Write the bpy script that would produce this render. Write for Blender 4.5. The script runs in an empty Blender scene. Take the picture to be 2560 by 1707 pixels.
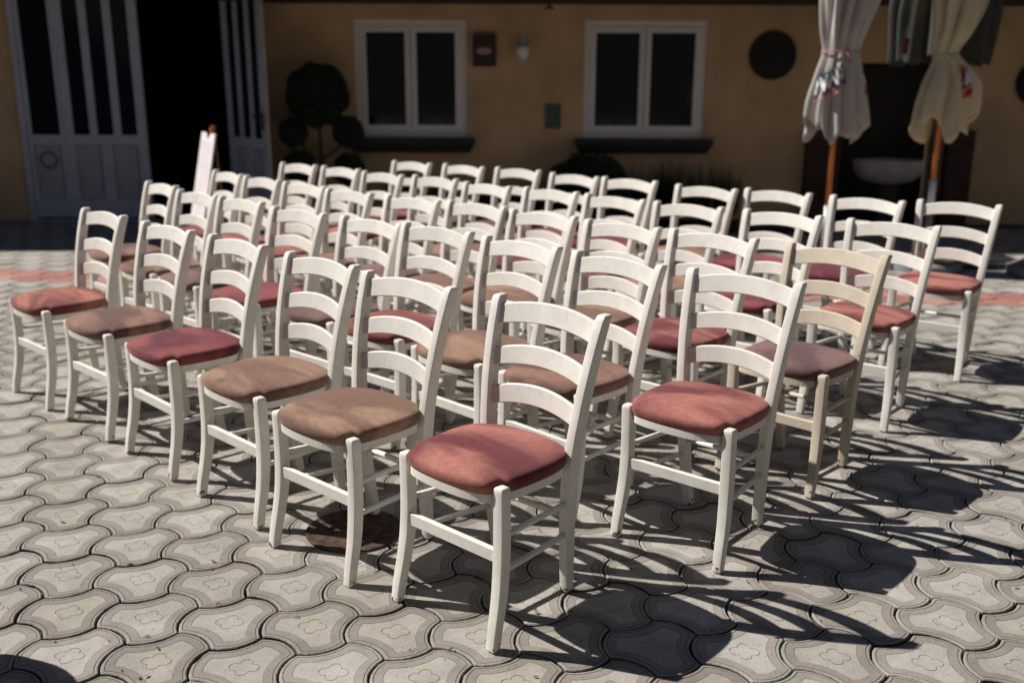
import bpy, bmesh, math, random
from mathutils import Vector, Matrix
import numpy as np
C = bpy.context.scene
COL = C.collection
R = math.radians

# ------------------------------------------------------------------ camera
cd = bpy.data.cameras.new('camera')
cam = bpy.data.objects.new('camera', cd); COL.objects.link(cam)
cd.sensor_width = 36; cd.lens = 34.33; cd.clip_start = .05; cd.clip_end = 400
cam.matrix_world = Matrix.Translation((0, 0, 1.5364)) @ Matrix.Rotation(R(90) - .26210, 4, 'X') @ Matrix.Rotation(.00399, 4, 'Z')
cd.dof.use_dof = True; cd.dof.focus_distance = 2.95; cd.dof.aperture_fstop = 2.0
C.camera = cam

# ------------------------------------------------------------------ light
SUN_EL = 43.8
SUN_DIR = Vector((.684, -.232, -.692)).normalized()      # direction the light travels
w = bpy.data.worlds.new('World'); C.world = w; w.use_nodes = True
nt = w.node_tree; nt.nodes.clear()
sky = nt.nodes.new('ShaderNodeTexSky'); sky.sky_type = 'NISHITA'; sky.sun_disc = False
sky.sun_elevation = R(SUN_EL); sky.sun_rotation = R(-71.2); sky.air_density = .5; sky.dust_density = .05; sky.ozone_density = 2.2
bg = nt.nodes.new('ShaderNodeBackground'); bg.inputs[1].default_value = .05
wo = nt.nodes.new('ShaderNodeOutputWorld')
nt.links.new(sky.outputs[0], bg.inputs[0]); nt.links.new(bg.outputs[0], wo.inputs[0])
sd = bpy.data.lights.new('sun', 'SUN'); sd.energy = 5.0; sd.angle = R(.5); sd.color = (1, .955, .905)
sun = bpy.data.objects.new('sun', sd); COL.objects.link(sun)
sun.rotation_euler = SUN_DIR.to_track_quat('-Z', 'Y').to_euler()
C.view_settings.view_transform = 'Standard'; C.view_settings.look = 'None'
C.view_settings.exposure = .35; C.view_settings.gamma = 1

# ------------------------------------------------------------------ materials
def mat(name, col, rough=.6, metal=0, noise=0, nscale=8, col2=None, bump=0, bscale=80, spec=.5, coord='Object', sheen=0):
    m = bpy.data.materials.new(name); m.use_nodes = True
    t = m.node_tree; b = t.nodes['Principled BSDF']
    b.inputs['Base Color'].default_value = (*col, 1); b.inputs['Roughness'].default_value = rough
    b.inputs['Metallic'].default_value = metal; b.inputs['Specular IOR Level'].default_value = spec
    tc = t.nodes.new('ShaderNodeTexCoord')
    if noise or col2:
        n = t.nodes.new('ShaderNodeTexNoise'); n.inputs['Scale'].default_value = nscale; n.inputs['Detail'].default_value = 6
        t.links.new(tc.outputs[coord], n.inputs['Vector'])
        mx = t.nodes.new('ShaderNodeMix'); mx.data_type = 'RGBA'
        c2 = col2 or tuple(c * (1 - noise) for c in col)
        mx.inputs['A'].default_value = (*col, 1); mx.inputs['B'].default_value = (*c2, 1)
        mr = t.nodes.new('ShaderNodeMapRange'); mr.inputs['From Min'].default_value = .35; mr.inputs['From Max'].default_value = .65
        t.links.new(n.outputs['Fac'], mr.inputs['Value']); t.links.new(mr.outputs[0], mx.inputs['Factor'])
        t.links.new(mx.outputs['Result'], b.inputs['Base Color'])
    if bump:
        n2 = t.nodes.new('ShaderNodeTexNoise'); n2.inputs['Scale'].default_value = bscale; n2.inputs['Detail'].default_value = 4
        t.links.new(tc.outputs[coord], n2.inputs['Vector'])
        bp = t.nodes.new('ShaderNodeBump'); bp.inputs['Strength'].default_value = bump; bp.inputs['Distance'].default_value = .004
        t.links.new(n2.outputs['Fac'], bp.inputs['Height']); t.links.new(bp.outputs[0], b.inputs['Normal'])
    if sheen:
        b.inputs['Sheen Weight'].default_value = sheen; b.inputs['Sheen Roughness'].default_value = .35
    return m

def paint(name, col, chip=(.16, .09, .05)):
    """brush-painted wood: slightly uneven coat, bare brown chips low on the feet"""
    m = mat(name, col, .62, bump=.12, bscale=60, spec=.3)
    t = m.node_tree; b = t.nodes['Principled BSDF']; tc = [n for n in t.nodes if n.type == 'TEX_COORD'][0]
    oi = t.nodes.new('ShaderNodeObjectInfo')
    ad = t.nodes.new('ShaderNodeVectorMath'); ad.operation = 'ADD'
    mu = t.nodes.new('ShaderNodeMath'); mu.operation = 'MULTIPLY'; mu.inputs[1].default_value = 37
    t.links.new(oi.outputs['Random'], mu.inputs[0]); t.links.new(tc.outputs['Object'], ad.inputs[0]); t.links.new(mu.outputs[0], ad.inputs[1])
    n = t.nodes.new('ShaderNodeTexNoise'); n.inputs['Scale'].default_value = 14; n.inputs['Detail'].default_value = 7
    t.links.new(ad.outputs[0], n.inputs['Vector'])
    mr = t.nodes.new('ShaderNodeMapRange'); mr.inputs['From Min'].default_value = .3; mr.inputs['From Max'].default_value = .7
    mr.inputs['To Min'].default_value = .90; mr.inputs['To Max'].default_value = 1.04
    t.links.new(n.outputs['Fac'], mr.inputs['Value'])
    tv = t.nodes.new('ShaderNodeMapRange'); tv.inputs['To Min'].default_value = .93; tv.inputs['To Max'].default_value = 1.03; t.links.new(oi.outputs['Random'], tv.inputs['Value'])
    n7 = t.nodes.new('ShaderNodeTexNoise'); n7.inputs['Scale'].default_value = 3; n7.inputs['Detail'].default_value = 9; n7.inputs['Roughness'].default_value = .7
    sv = t.nodes.new('ShaderNodeVectorMath'); sv.operation = 'MULTIPLY'; sv.inputs[1].default_value = (22, 22, 3); t.links.new(ad.outputs[0], sv.inputs[0]); t.links.new(sv.outputs[0], n7.inputs['Vector'])
    g7 = t.nodes.new('ShaderNodeMapRange'); g7.inputs['From Min'].default_value = .25; g7.inputs['From Max'].default_value = .45; g7.inputs['To Min'].default_value = .82; t.links.new(n7.outputs['Fac'], g7.inputs['Value'])
    q1 = t.nodes.new('ShaderNodeMath'); q1.operation = 'MULTIPLY'; t.links.new(mr.outputs[0], q1.inputs[0]); t.links.new(tv.outputs[0], q1.inputs[1])
    q2 = t.nodes.new('ShaderNodeMath'); q2.operation = 'MULTIPLY'; t.links.new(q1.outputs[0], q2.inputs[0]); t.links.new(g7.outputs[0], q2.inputs[1])
    sc = t.nodes.new('ShaderNodeVectorMath'); sc.operation = 'SCALE'; sc.inputs[0].default_value = col
    t.links.new(q2.outputs[0], sc.inputs['Scale'])
    # chips: noise high AND object z low
    sep = t.nodes.new('ShaderNodeSeparateXYZ'); t.links.new(tc.outputs['Object'], sep.inputs[0])
    zl = t.nodes.new('ShaderNodeMapRange'); zl.inputs['From Min'].default_value = 0; zl.inputs['From Max'].default_value = .05
    zl.inputs['To Min'].default_value = .16; zl.inputs['To Max'].default_value = -.06
    t.links.new(sep.outputs['Z'], zl.inputs['Value'])
    n3 = t.nodes.new('ShaderNodeTexNoise'); n3.inputs['Scale'].default_value = 55; n3.inputs['Detail'].default_value = 5
    t.links.new(ad.outputs[0], n3.inputs['Vector'])
    a2 = t.nodes.new('ShaderNodeMath'); a2.operation = 'ADD'; t.links.new(n3.outputs['Fac'], a2.inputs[0]); t.links.new(zl.outputs[0], a2.inputs[1])
    gt = t.nodes.new('ShaderNodeMapRange'); gt.inputs['From Min'].default_value = .685; gt.inputs['From Max'].default_value = .70
    t.links.new(a2.outputs[0], gt.inputs['Value'])
    mx = t.nodes.new('ShaderNodeMix'); mx.data_type = 'RGBA'; mx.inputs['B'].default_value = (*chip, 1)
    t.links.new(sc.outputs[0], mx.inputs['A']); t.links.new(gt.outputs[0], mx.inputs['Factor'])
    t.links.new(mx.outputs['Result'], b.inputs['Base Color'])
    return m

def velvet(name, c1, c2, tint):
    """pile fabric: strokes brushed light and dark"""
    m = mat(name, c1, .8, bump=.25, bscale=260, spec=.2, sheen=.24)
    t = m.node_tree; b = t.nodes['Principled BSDF']; tc = [n for n in t.nodes if n.type == 'TEX_COORD'][0]
    oi = t.nodes.new('ShaderNodeObjectInfo')
    mu = t.nodes.new('ShaderNodeMath'); mu.operation = 'MULTIPLY'; mu.inputs[1].default_value = 91
    ad = t.nodes.new('ShaderNodeVectorMath'); ad.operation = 'ADD'
    mp = t.nodes.new('ShaderNodeMapping'); mp.inputs['Rotation'].default_value = (0, 0, .6); mp.inputs['Scale'].default_value = (1.9, 4.2, 2)
    t.links.new(oi.outputs['Random'], mu.inputs[0]); t.links.new(tc.outputs['Object'], mp.inputs[0])
    t.links.new(mp.outputs[0], ad.inputs[0]); t.links.new(mu.outputs[0], ad.inputs[1])
    n = t.nodes.new('ShaderNodeTexNoise'); n.inputs['Scale'].default_value = 1.0; n.inputs['Detail'].default_value = 3.5; n.inputs['Distortion'].default_value = 1.0
    t.links.new(ad.outputs[0], n.inputs['Vector'])
    mr = t.nodes.new('ShaderNodeMapRange'); mr.inputs['From Min'].default_value = .38; mr.inputs['From Max'].default_value = .60; mr.interpolation_type = 'SMOOTHSTEP'
    t.links.new(n.outputs['Fac'], mr.inputs['Value'])
    mx = t.nodes.new('ShaderNodeMix'); mx.data_type = 'RGBA'; mx.inputs['A'].default_value = (*c1, 1); mx.inputs['B'].default_value = (*c2, 1)
    t.links.new(mr.outputs[0], mx.inputs['Factor']); t.links.new(mx.outputs['Result'], b.inputs['Base Color'])
    n5 = t.nodes.new('ShaderNodeTexNoise'); n5.inputs['Scale'].default_value = 45; n5.inputs['Detail'].default_value = 8; n5.inputs['Roughness'].default_value = .75
    t.links.new(tc.outputs['Object'], n5.inputs['Vector'])
    m5 = t.nodes.new('ShaderNodeMapRange'); m5.inputs['From Min'].default_value = .3; m5.inputs['From Max'].default_value = .7; m5.inputs['To Min'].default_value = .72; m5.inputs['To Max'].default_value = 1.2
    t.links.new(n5.outputs['Fac'], m5.inputs['Value'])
    s5 = t.nodes.new('ShaderNodeVectorMath'); s5.operation = 'SCALE'; t.links.new(mx.outputs['Result'], s5.inputs[0]); t.links.new(m5.outputs[0], s5.inputs['Scale'])
    t.links.new(s5.outputs[0], b.inputs['Base Color'])
    b.inputs['Sheen Tint'].default_value = (*tint, 1); b.inputs['Sheen Roughness'].default_value = .5
    return m

def stone(name, col, var=.25, tint=(.9, 1.0, 1.08), fine=.18):
    """moulded concrete, per-block tone from the face attribute 'rnd'"""
    m = mat(name, col, .85, bump=.5, bscale=220, spec=.25)
    t = m.node_tree; b = t.nodes['Principled BSDF']; tc = [n for n in t.nodes if n.type == 'TEX_COORD'][0]
    at = t.nodes.new('ShaderNodeAttribute'); at.attribute_name = 'rnd'
    mr = t.nodes.new('ShaderNodeMapRange'); mr.inputs['To Min'].default_value = 1 - var; mr.inputs['To Max'].default_value = 1 + var * .5
    t.links.new(at.outputs['Fac'], mr.inputs['Value'])
    n = t.nodes.new('ShaderNodeTexNoise'); n.inputs['Scale'].default_value = 9; n.inputs['Detail'].default_value = 9; n.inputs['Roughness'].default_value = .68
    t.links.new(tc.outputs['Object'], n.inputs['Vector'])
    m2 = t.nodes.new('ShaderNodeMapRange'); m2.inputs['From Min'].default_value = .3; m2.inputs['From Max'].default_value = .7
    m2.inputs['To Min'].default_value = 1 - fine; m2.inputs['To Max'].default_value = 1 + fine
    t.links.new(n.outputs['Fac'], m2.inputs['Value'])
    # dark specks and stains
    ns = t.nodes.new('ShaderNodeTexNoise'); ns.inputs['Scale'].default_value = 130; ns.inputs['Detail'].default_value = 2
    t.links.new(tc.outputs['Object'], ns.inputs['Vector'])
    m3 = t.nodes.new('ShaderNodeMapRange'); m3.inputs['From Min'].default_value = .27; m3.inputs['From Max'].default_value = .37; m3.inputs['To Min'].default_value = .6
    t.links.new(ns.outputs['Fac'], m3.inputs['Value'])
    nb = t.nodes.new('ShaderNodeTexNoise'); nb.inputs['Scale'].default_value = 1.7; nb.inputs['Detail'].default_value = 8; nb.inputs['Roughness'].default_value = .7
    t.links.new(tc.outputs['Object'], nb.inputs['Vector'])
    mb_ = t.nodes.new('ShaderNodeMapRange'); mb_.inputs['From Min'].default_value = .35; mb_.inputs['From Max'].default_value = .65; mb_.inputs['To Min'].default_value = .86; mb_.inputs['To Max'].default_value = 1.08
    t.links.new(nb.outputs['Fac'], mb_.inputs['Value'])
    p0 = t.nodes.new('ShaderNodeMath'); p0.operation = 'MULTIPLY'; t.links.new(mr.outputs[0], p0.inputs[0]); t.links.new(mb_.outputs[0], p0.inputs[1])
    p = t.nodes.new('ShaderNodeMath'); p.operation = 'MULTIPLY'; t.links.new(p0.outputs[0], p.inputs[0]); t.links.new(m2.outputs[0], p.inputs[1])
    p2 = t.nodes.new('ShaderNodeMath'); p2.operation = 'MULTIPLY'; t.links.new(p.outputs[0], p2.inputs[0]); t.links.new(m3.outputs[0], p2.inputs[1])
    mx = t.nodes.new('ShaderNodeMix'); mx.data_type = 'RGBA'; mx.inputs['A'].default_value = (*col, 1)
    mx.inputs['B'].default_value = (*[c * k for c, k in zip(col, tint)], 1)
    t.links.new(at.outputs['Fac'], mx.inputs['Factor'])
    sc = t.nodes.new('ShaderNodeVectorMath'); sc.operation = 'SCALE'
    t.links.new(mx.outputs['Result'], sc.inputs[0]); t.links.new(p2.outputs[0], sc.inputs['Scale'])
    t.links.new(sc.outputs[0], b.inputs['Base Color'])
    return m

M = dict(
    white=paint('white_paint', (.75, .72, .655)),
    cream=paint('beige_paint', (.60, .525, .415)),
    rose=velvet('rose_velvet', (.37, .145, .115), (.12, .026, .034), (1, .50, .42)),
    crimson=velvet('crimson_velvet', (.23, .062, .06), (.09, .018, .03), (1, .40, .40)),
    salmon=velvet('salmon_velvet', (.37, .14, .105), (.15, .038, .038), (1, .56, .44)),
    tan=velvet('tan_velvet', (.31, .19, .13), (.155, .085, .062), (1, .72, .56)),
    brown=velvet('brown_velvet', (.24, .135, .098), (.105, .054, .047), (1, .66, .56)),
    mauve=velvet('mauve_velvet', (.185, .108, .095), (.078, .042, .046), (1, .68, .64)),
    rim=stone('paver_rim', (.295, .275, .242), .14, (.98, 1, 1.03)),
    band=stone('paver_band', (.275, .242, .207), .18, (.97, 1.0, 1.04)),
    panel=stone('paver_panel', (.375, .345, .298), .14, (.98, 1.0, 1.04)),
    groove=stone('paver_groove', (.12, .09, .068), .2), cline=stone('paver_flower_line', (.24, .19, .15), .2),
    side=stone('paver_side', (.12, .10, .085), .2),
    red=stone('paver_red', (.40, .185, .15), .22, (1.0, 1.15, 1.1)),
    joint=mat('joint_soil', (.04, .032, .025), .95, col2=(.10, .085, .065), nscale=11, bump=.6, bscale=90),
    wall=mat('ochre_render', (.68, .46, .26), .9, noise=.28, nscale=1.6, bump=.4, bscale=150),
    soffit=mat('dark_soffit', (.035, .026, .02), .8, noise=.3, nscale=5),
    rooftile=mat('roof_tiles', (.28, .10, .06), .8, noise=.4, nscale=9),
    frame=mat('window_frame_paint', (.78, .76, .74), .5, noise=.06, nscale=3),
    doorp=mat('door_paint', (.46, .50, .56), .55, noise=.14, nscale=5, bump=.15, bscale=50),
    doorpan=mat('door_panel_paint', (.38, .42, .47), .55, noise=.2, nscale=6),
    dedge=mat('door_edge_wood', (.42, .38, .36), .7, noise=.3, nscale=7),
    sill=mat('dark_sill_stone', (.028, .032, .034), .7, noise=.3, nscale=8),
    blocker_grey=mat('blocker_grey', (.12, .125, .13), .9, noise=.2, nscale=2),
    black=mat('black_iron', (.02, .02, .02), .5),
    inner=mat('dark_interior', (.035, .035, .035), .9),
    brick=None, leaf=mat('leaf', (.022, .036, .02), .7, col2=(.012, .022, .013), nscale=25),
    leaf2=mat('leaf_blue', (.022, .034, .024), .7, col2=(.012, .02, .016), nscale=25),
    grit=mat('grit', (.17, .13, .09), .9, noise=.5, nscale=40), weed=mat('weed_green', (.05, .09, .025), .7), wreath=mat('grey_wreath', (.24, .27, .30), .8, noise=.3, nscale=30), bark=mat('bark', (.07, .05, .035), .9, noise=.4, nscale=30),
    soil=mat('soil', (.035, .026, .02), .95, noise=.4, nscale=20, bump=1, bscale=30),
    rust=None,
    canvas=mat('grey_canvas', (.50, .47, .43), .85, noise=.12, nscale=6, bump=.2, bscale=300),
    canvas2=mat('cream_canvas', (.62, .54, .35), .85, noise=.14, nscale=6, bump=.2, bscale=300),
    redd=mat('dark_red_print', (.14, .015, .02), .8), canvas3=mat('olive_canvas_shade_dark', (.045, .046, .035), .85, noise=.14, nscale=6),  # canvas3: shade on the hanging cloth is put into its dark colour
    pole=mat('orange_wood', (.62, .20, .03), .4, col2=(.45, .13, .022), nscale=12),
    steel=mat('grey_steel', (.33, .36, .36), .45, metal=.4, noise=.2, nscale=12),
    gravel=mat('washed_gravel', (.33, .27, .20), .9, col2=(.10, .08, .06), nscale=90, bump=1, bscale=70),
    rimb=mat('blue_grey_concrete', (.20, .23, .245), .8, noise=.2, nscale=12),
    pink=mat('pink_cord', (.45, .20, .19), .8), signw=mat('sign_paper', (.78, .73, .735), .7, noise=.08, nscale=10),
    ink=mat('sign_ink', (.40, .33, .37), .8),
    boxm=mat('dark_red_box', (.030, .012, .012), .5),
    oval=mat('oval_badge', (.46, .34, .36), .5),
    redp=mat('red_print', (.50, .02, .025), .7), redl=mat('faded_red_print', (.55, .16, .14), .8, col2=(.62, .42, .38), nscale=60), whitep=mat('white_print', (.72, .74, .74), .7), blackp=mat('black_print', (.02, .022, .028), .7),
    plate=mat('grey_cover_plate', (.075, .095, .09), .6), lampm=mat('lamp_metal', (.50, .56, .64), .5), lampg=mat('lamp_frosted_glass', (.85, .84, .78), .3),
    disc=mat('dark_disc', (.018, .016, .013), .8, noise=.3, nscale=20), basin=mat('stone_basin', (.55, .49, .46), .8, noise=.3, nscale=6),
    terra=mat('terracotta', (.35, .16, .09), .85, noise=.2, nscale=8), sleeve=mat('white_sleeve', (.7, .72, .78), .5), easel=mat('easel_wood', (.26, .11, .04), .6, noise=.3, nscale=12),
    flower=mat('orange_flower', (.6, .16, .04), .7), linem=mat('pale_metal_edge', (.4, .4, .4), .4),
)
# glass
g = bpy.data.materials.new('window_glass'); g.use_nodes = True; b = g.node_tree.nodes['Principled BSDF']
b.inputs['Base Color'].default_value = (.01, .013, .016, 1); b.inputs['Roughness'].default_value = .08; b.inputs['Specular IOR Level'].default_value = .35
b.inputs['Transmission Weight'].default_value = .0
M['glass'] = g
# brick
m = mat('brick', (.15, .055, .03), .9, bump=.3); t = m.node_tree
bt = t.nodes.new('ShaderNodeTexBrick'); bt.inputs['Color1'].default_value = (.09, .035, .018, 1); bt.inputs['Color2'].default_value = (.055, .022, .014, 1)
bt.inputs['Mortar'].default_value = (.03, .027, .025, 1); bt.inputs['Scale'].default_value = 1; bt.inputs['Brick Width'].default_value = .25; bt.inputs['Row Height'].default_value = .075; bt.inputs['Mortar Size'].default_value = .012
tc = [n for n in t.nodes if n.type == 'TEX_COORD'][0]; mp = t.nodes.new('ShaderNodeMapping'); mp.inputs['Rotation'].default_value = (R(90), 0, 0)
t.links.new(tc.outputs['Object'], mp.inputs[0]); t.links.new(mp.outputs[0], bt.inputs['Vector']); t.links.new(bt.outputs['Color'], t.nodes['Principled BSDF'].inputs['Base Color'])
M['brick'] = m
M['rust'] = mat('rusty_iron', (.095, .055, .036), .85, col2=(.025, .018, .016), nscale=28, bump=.8, bscale=60, spec=.3)

# ------------------------------------------------------------------ mesh helpers
class MB:
    def __init__(s): s.v = []; s.f = []; s.mi = []
    def add(s, vs, fs, mi=0):
        o = len(s.v); s.v += [tuple(p) for p in vs]; s.f += [tuple(i + o for i in f) for f in fs]; s.mi += [mi] * len(fs); return s
    def box(s, a, b, mi=0):
        (x0, y0, z0), (x1, y1, z1) = a, b
        return s.add([(x0,y0,z0),(x1,y0,z0),(x1,y1,z0),(x0,y1,z0),(x0,y0,z1),(x1,y0,z1),(x1,y1,z1),(x0,y1,z1)],
                     [(0,3,2,1),(4,5,6,7),(0,1,5,4),(1,2,6,5),(2,3,7,6),(3,0,4,7)], mi)
    def rings(s, rings, caps=(True, True), mi=0, closed=True):
        n = len(rings[0]); vs = [p for r in rings for p in r]; fs = []
        for i in range(len(rings) - 1):
            for j in range(n if closed else n - 1):
                k = (j + 1) % n
                fs.append((i*n+j, i*n+k, (i+1)*n+k, (i+1)*n+j))
        if caps[0]: fs.append(tuple(reversed(range(n))))
        if caps[1]: fs.append(tuple((len(rings)-1)*n + j for j in range(n)))
        return s.add(vs, fs, mi)
    def tube(s, pts, r, n=12, mi=0, caps=True):
        pts = [Vector(p) for p in pts]; rr = r if isinstance(r, (list, tuple)) else [r] * len(pts); rg = []
        for i, p in enumerate(pts):
            d = (pts[min(i+1, len(pts)-1)] - pts[max(i-1, 0)]).normalized()
            q = d.to_track_quat('Z', 'Y')
            rg.append([p + q @ Vector((math.cos(2*math.pi*k/n)*rr[i], math.sin(2*math.pi*k/n)*rr[i], 0)) for k in range(n)])
        return s.rings(rg, (caps, caps), mi)
    def lathe(s, prof, c=(0,0,0), n=32, mi=0):
        rg = [[(c[0]+r*math.cos(2*math.pi*k/n), c[1]+r*math.sin(2*math.pi*k/n), c[2]+z) for k in range(n)] for r, z in prof]
        return s.rings(rg, (True, True), mi)
    def build(s, name, mats, parent=None, smooth=False, angle=None, loc=None):
        me = bpy.data.meshes.new(name); me.from_pydata(s.v, [], s.f)
        if not isinstance(mats, (list, tuple)): mats = [mats]
        for mm in mats: me.materials.append(mm)
        if any(s.mi): me.polygons.foreach_set('material_index', s.mi)
        if smooth: me.polygons.foreach_set('use_smooth', [True] * len(me.polygons))
        me.update()
        if angle: me.set_sharp_from_angle(angle=R(angle))
        o = bpy.data.objects.new(name, me); COL.objects.link(o)
        if parent: o.parent = parent
        if loc: o.location = loc
        return o

def tag(o, label=None, cat=None, group=None, kind=None):
    for k, v in (('label', label), ('category', cat), ('group', group), ('kind', kind)):
        if v: o[k] = v
    return o
def thing(name, label, cat, loc=(0,0,0), rz=0, group=None):
    o = bpy.data.objects.new(name, None); COL.objects.link(o); o.location = loc; o.rotation_euler = (0,0,rz); o.empty_display_size = .1
    return tag(o, label, cat, group)
def rrect(cx, cy, z, hx, hy, r, seg=3):
    pts = []
    for qx, qy, a0 in ((1,1,0),(-1,1,90),(-1,-1,180),(1,-1,270)):
        for k in range(seg + 1):
            a = R(a0 + 90*k/seg); pts.append((cx + qx*(hx-r) + r*math.cos(a), cy + qy*(hy-r) + r*math.sin(a), z))
    return pts
def lerp(tab, z):
    for (z0, *a), (z1, *b) in zip(tab, tab[1:]):
        if z <= z1 or (z1, *b) == tab[-1]:
            t = min(1, max(0, (z-z0)/(z1-z0))); t = t
            return [p + (q-p)*t for p, q in zip(a, b)]
def smoothtab(tab, z):
    zs = [t[0] for t in tab]; out = []
    for c in range(1, len(tab[0])):
        ys = [t[c] for t in tab]; n = len(zs)
        i = max(0, min(n-2, sum(1 for q in zs if q <= z) - 1))
        m_ = [(ys[min(j+1,n-1)]-ys[max(j-1,0)])/(zs[min(j+1,n-1)]-zs[max(j-1,0)]) for j in range(n)]
        h = zs[i+1]-zs[i]; t = min(1, max(0, (z-zs[i])/h))
        out.append((2*t**3-3*t*t+1)*ys[i]+(t**3-2*t*t+t)*h*m_[i]+(-2*t**3+3*t*t)*ys[i+1]+(t**3-t*t)*h*m_[i+1])
    return out

# ------------------------------------------------------------------ ground: bed + pavers
def plane(name, x0, x1, y0, y1, z, m):
    o = MB().add([(x0,y0,z),(x1,y0,z),(x1,y1,z),(x0,y1,z)], [(0,1,2,3)]).build(name, m); return tag(o, kind='structure')
plane('ground', -150, 150, -150, 150, -.016, M['joint'])

A_ = np.array([.24604, -.02405]); ca, sa = math.cos(R(-60)), math.sin(R(-60))
B_ = np.array([A_[0]*ca - A_[1]*sa, A_[0]*sa + A_[1]*ca]); B_ = B_ * (.2487/np.linalg.norm(B_)); 
O_ = np.array([-1.4203, 2.8280])
PHI = math.atan2(A_[1], A_[0]) + R(30); HEXR = .2482/math.sqrt(3); SAG = .0235; APO = .1241
def outline(per, d):
    """paver outline moved inward by d: hexagon whose sides are arcs bowed out and in by turns"""
    Rr = ((HEXR/2)**2 + SAG**2)/(2*SAG); c1 = APO + SAG - Rr; c2 = APO - SAG + Rr; r1 = Rr - d; r2 = Rr + d
    def P(r, a): return np.array([r*math.cos(a), r*math.sin(a)])
    def cross(a1, a2):      # vertex between out-bowed side (normal a1) and in-bowed side (normal a2)
        A, B = P(c1, a1), P(c2, a2); D = B-A; L = np.linalg.norm(D); u = D/L
        x = (L*L + r1*r1 - r2*r2)/(2*L); h = math.sqrt(max(0, r1*r1-x*x)); n_ = np.array([-u[1], u[0]])
        c = [A+u*x+n_*h, A+u*x-n_*h]; am = (a1+a2)/2; tgt = P(HEXR*(1-d/APO), am)
        return min(c, key=lambda q: np.linalg.norm(q-tgt))
    na = [PHI + math.pi/6 + k*math.pi/3 for k in range(6)]
    V = [cross(na[k], na[(k+1) % 6] if k < 5 else na[0]+2*math.pi) if k % 2 == 0 else cross(na[(k+1) % 6] + (2*math.pi if k == 5 else 0), na[k]) for k in range(6)]
    pts = []
    for k in range(6):
        p, q = V[k-1], V[k]; Cc = P(c1 if k % 2 == 0 else c2, na[k]); 
        a0 = math.atan2(*(p-Cc)[::-1]); a1 = math.atan2(*(q-Cc)[::-1]); da = (a1-a0+math.pi) % (2*math.pi) - math.pi
        rr = r1 if k % 2 == 0 else r2
        for j in range(per): pts.append(Cc + P(rr, a0+da*j/per))
    return np.array(pts)
def paver_template(per, detail):
    V = []; F = []; I = []
    rings = [(.0034,-.022,'side'),(.0034,-.0035,'rim'),(.0054,-.0010,'rim'),(.0070,0,'rim'),(.0125,0,'groove'),(.0138,-.0016,'groove'),(.0150,0,'band'),(.0385,0,'groove'),(.0398,-.0006,'panel')]
    if not detail: rings = [(.0034,-.022,'side'),(.0034,-.0035,'rim'),(.006,0,'rim'),(.0145,0,'band'),(.0385,0,'panel')]
    for d, z, mm in rings:
        ol = outline(per, d); n = len(ol); V += [(p[0], p[1], z) for p in ol]
    for i in range(len(rings)-1):
        for j in range(n):
            k = (j+1) % n
            F.append((i*n+j, i*n+k, (i+1)*n+k, (i+1)*n+j)); I.append(rings[i][2])
    F.append(tuple((len(rings)-1)*n + j for j in range(n))); I.append('panel')
    if detail:
        base = len(V); NC = 48; ang = math.atan2(A_[1], A_[0])
        def rad(th, off, rr):
            best = 0
            for k in range(4):
                cx = (off*1.14 if k % 2 == 0 else off*.96); c = (cx*math.cos(k*math.pi/2), cx*math.sin(k*math.pi/2))
                bq = math.cos(th)*c[0]+math.sin(th)*c[1]; cc = c[0]**2+c[1]**2-rr*rr; d = bq*bq-cc
                if d > 0 and bq > 0: best = max(best, bq+math.sqrt(d))
            return best
        for e_ in (0, .0017):
            for k in range(NC):
                th = 2*math.pi*k/NC; r_ = rad(th, .0215, .0178)-e_
                V.append((r_*math.cos(th+ang), r_*math.sin(th+ang), .0004))
        for k in range(NC):
            k2 = (k+1) % NC; F.append((base+k, base+k2, base+NC+k2, base+NC+k)); I.append('cline')
    return np.array(V), F, I
random.seed(5)
MI = {'rim':0,'band':1,'panel':2,'groove':3,'side':4,'red':5,'cline':6}
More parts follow.
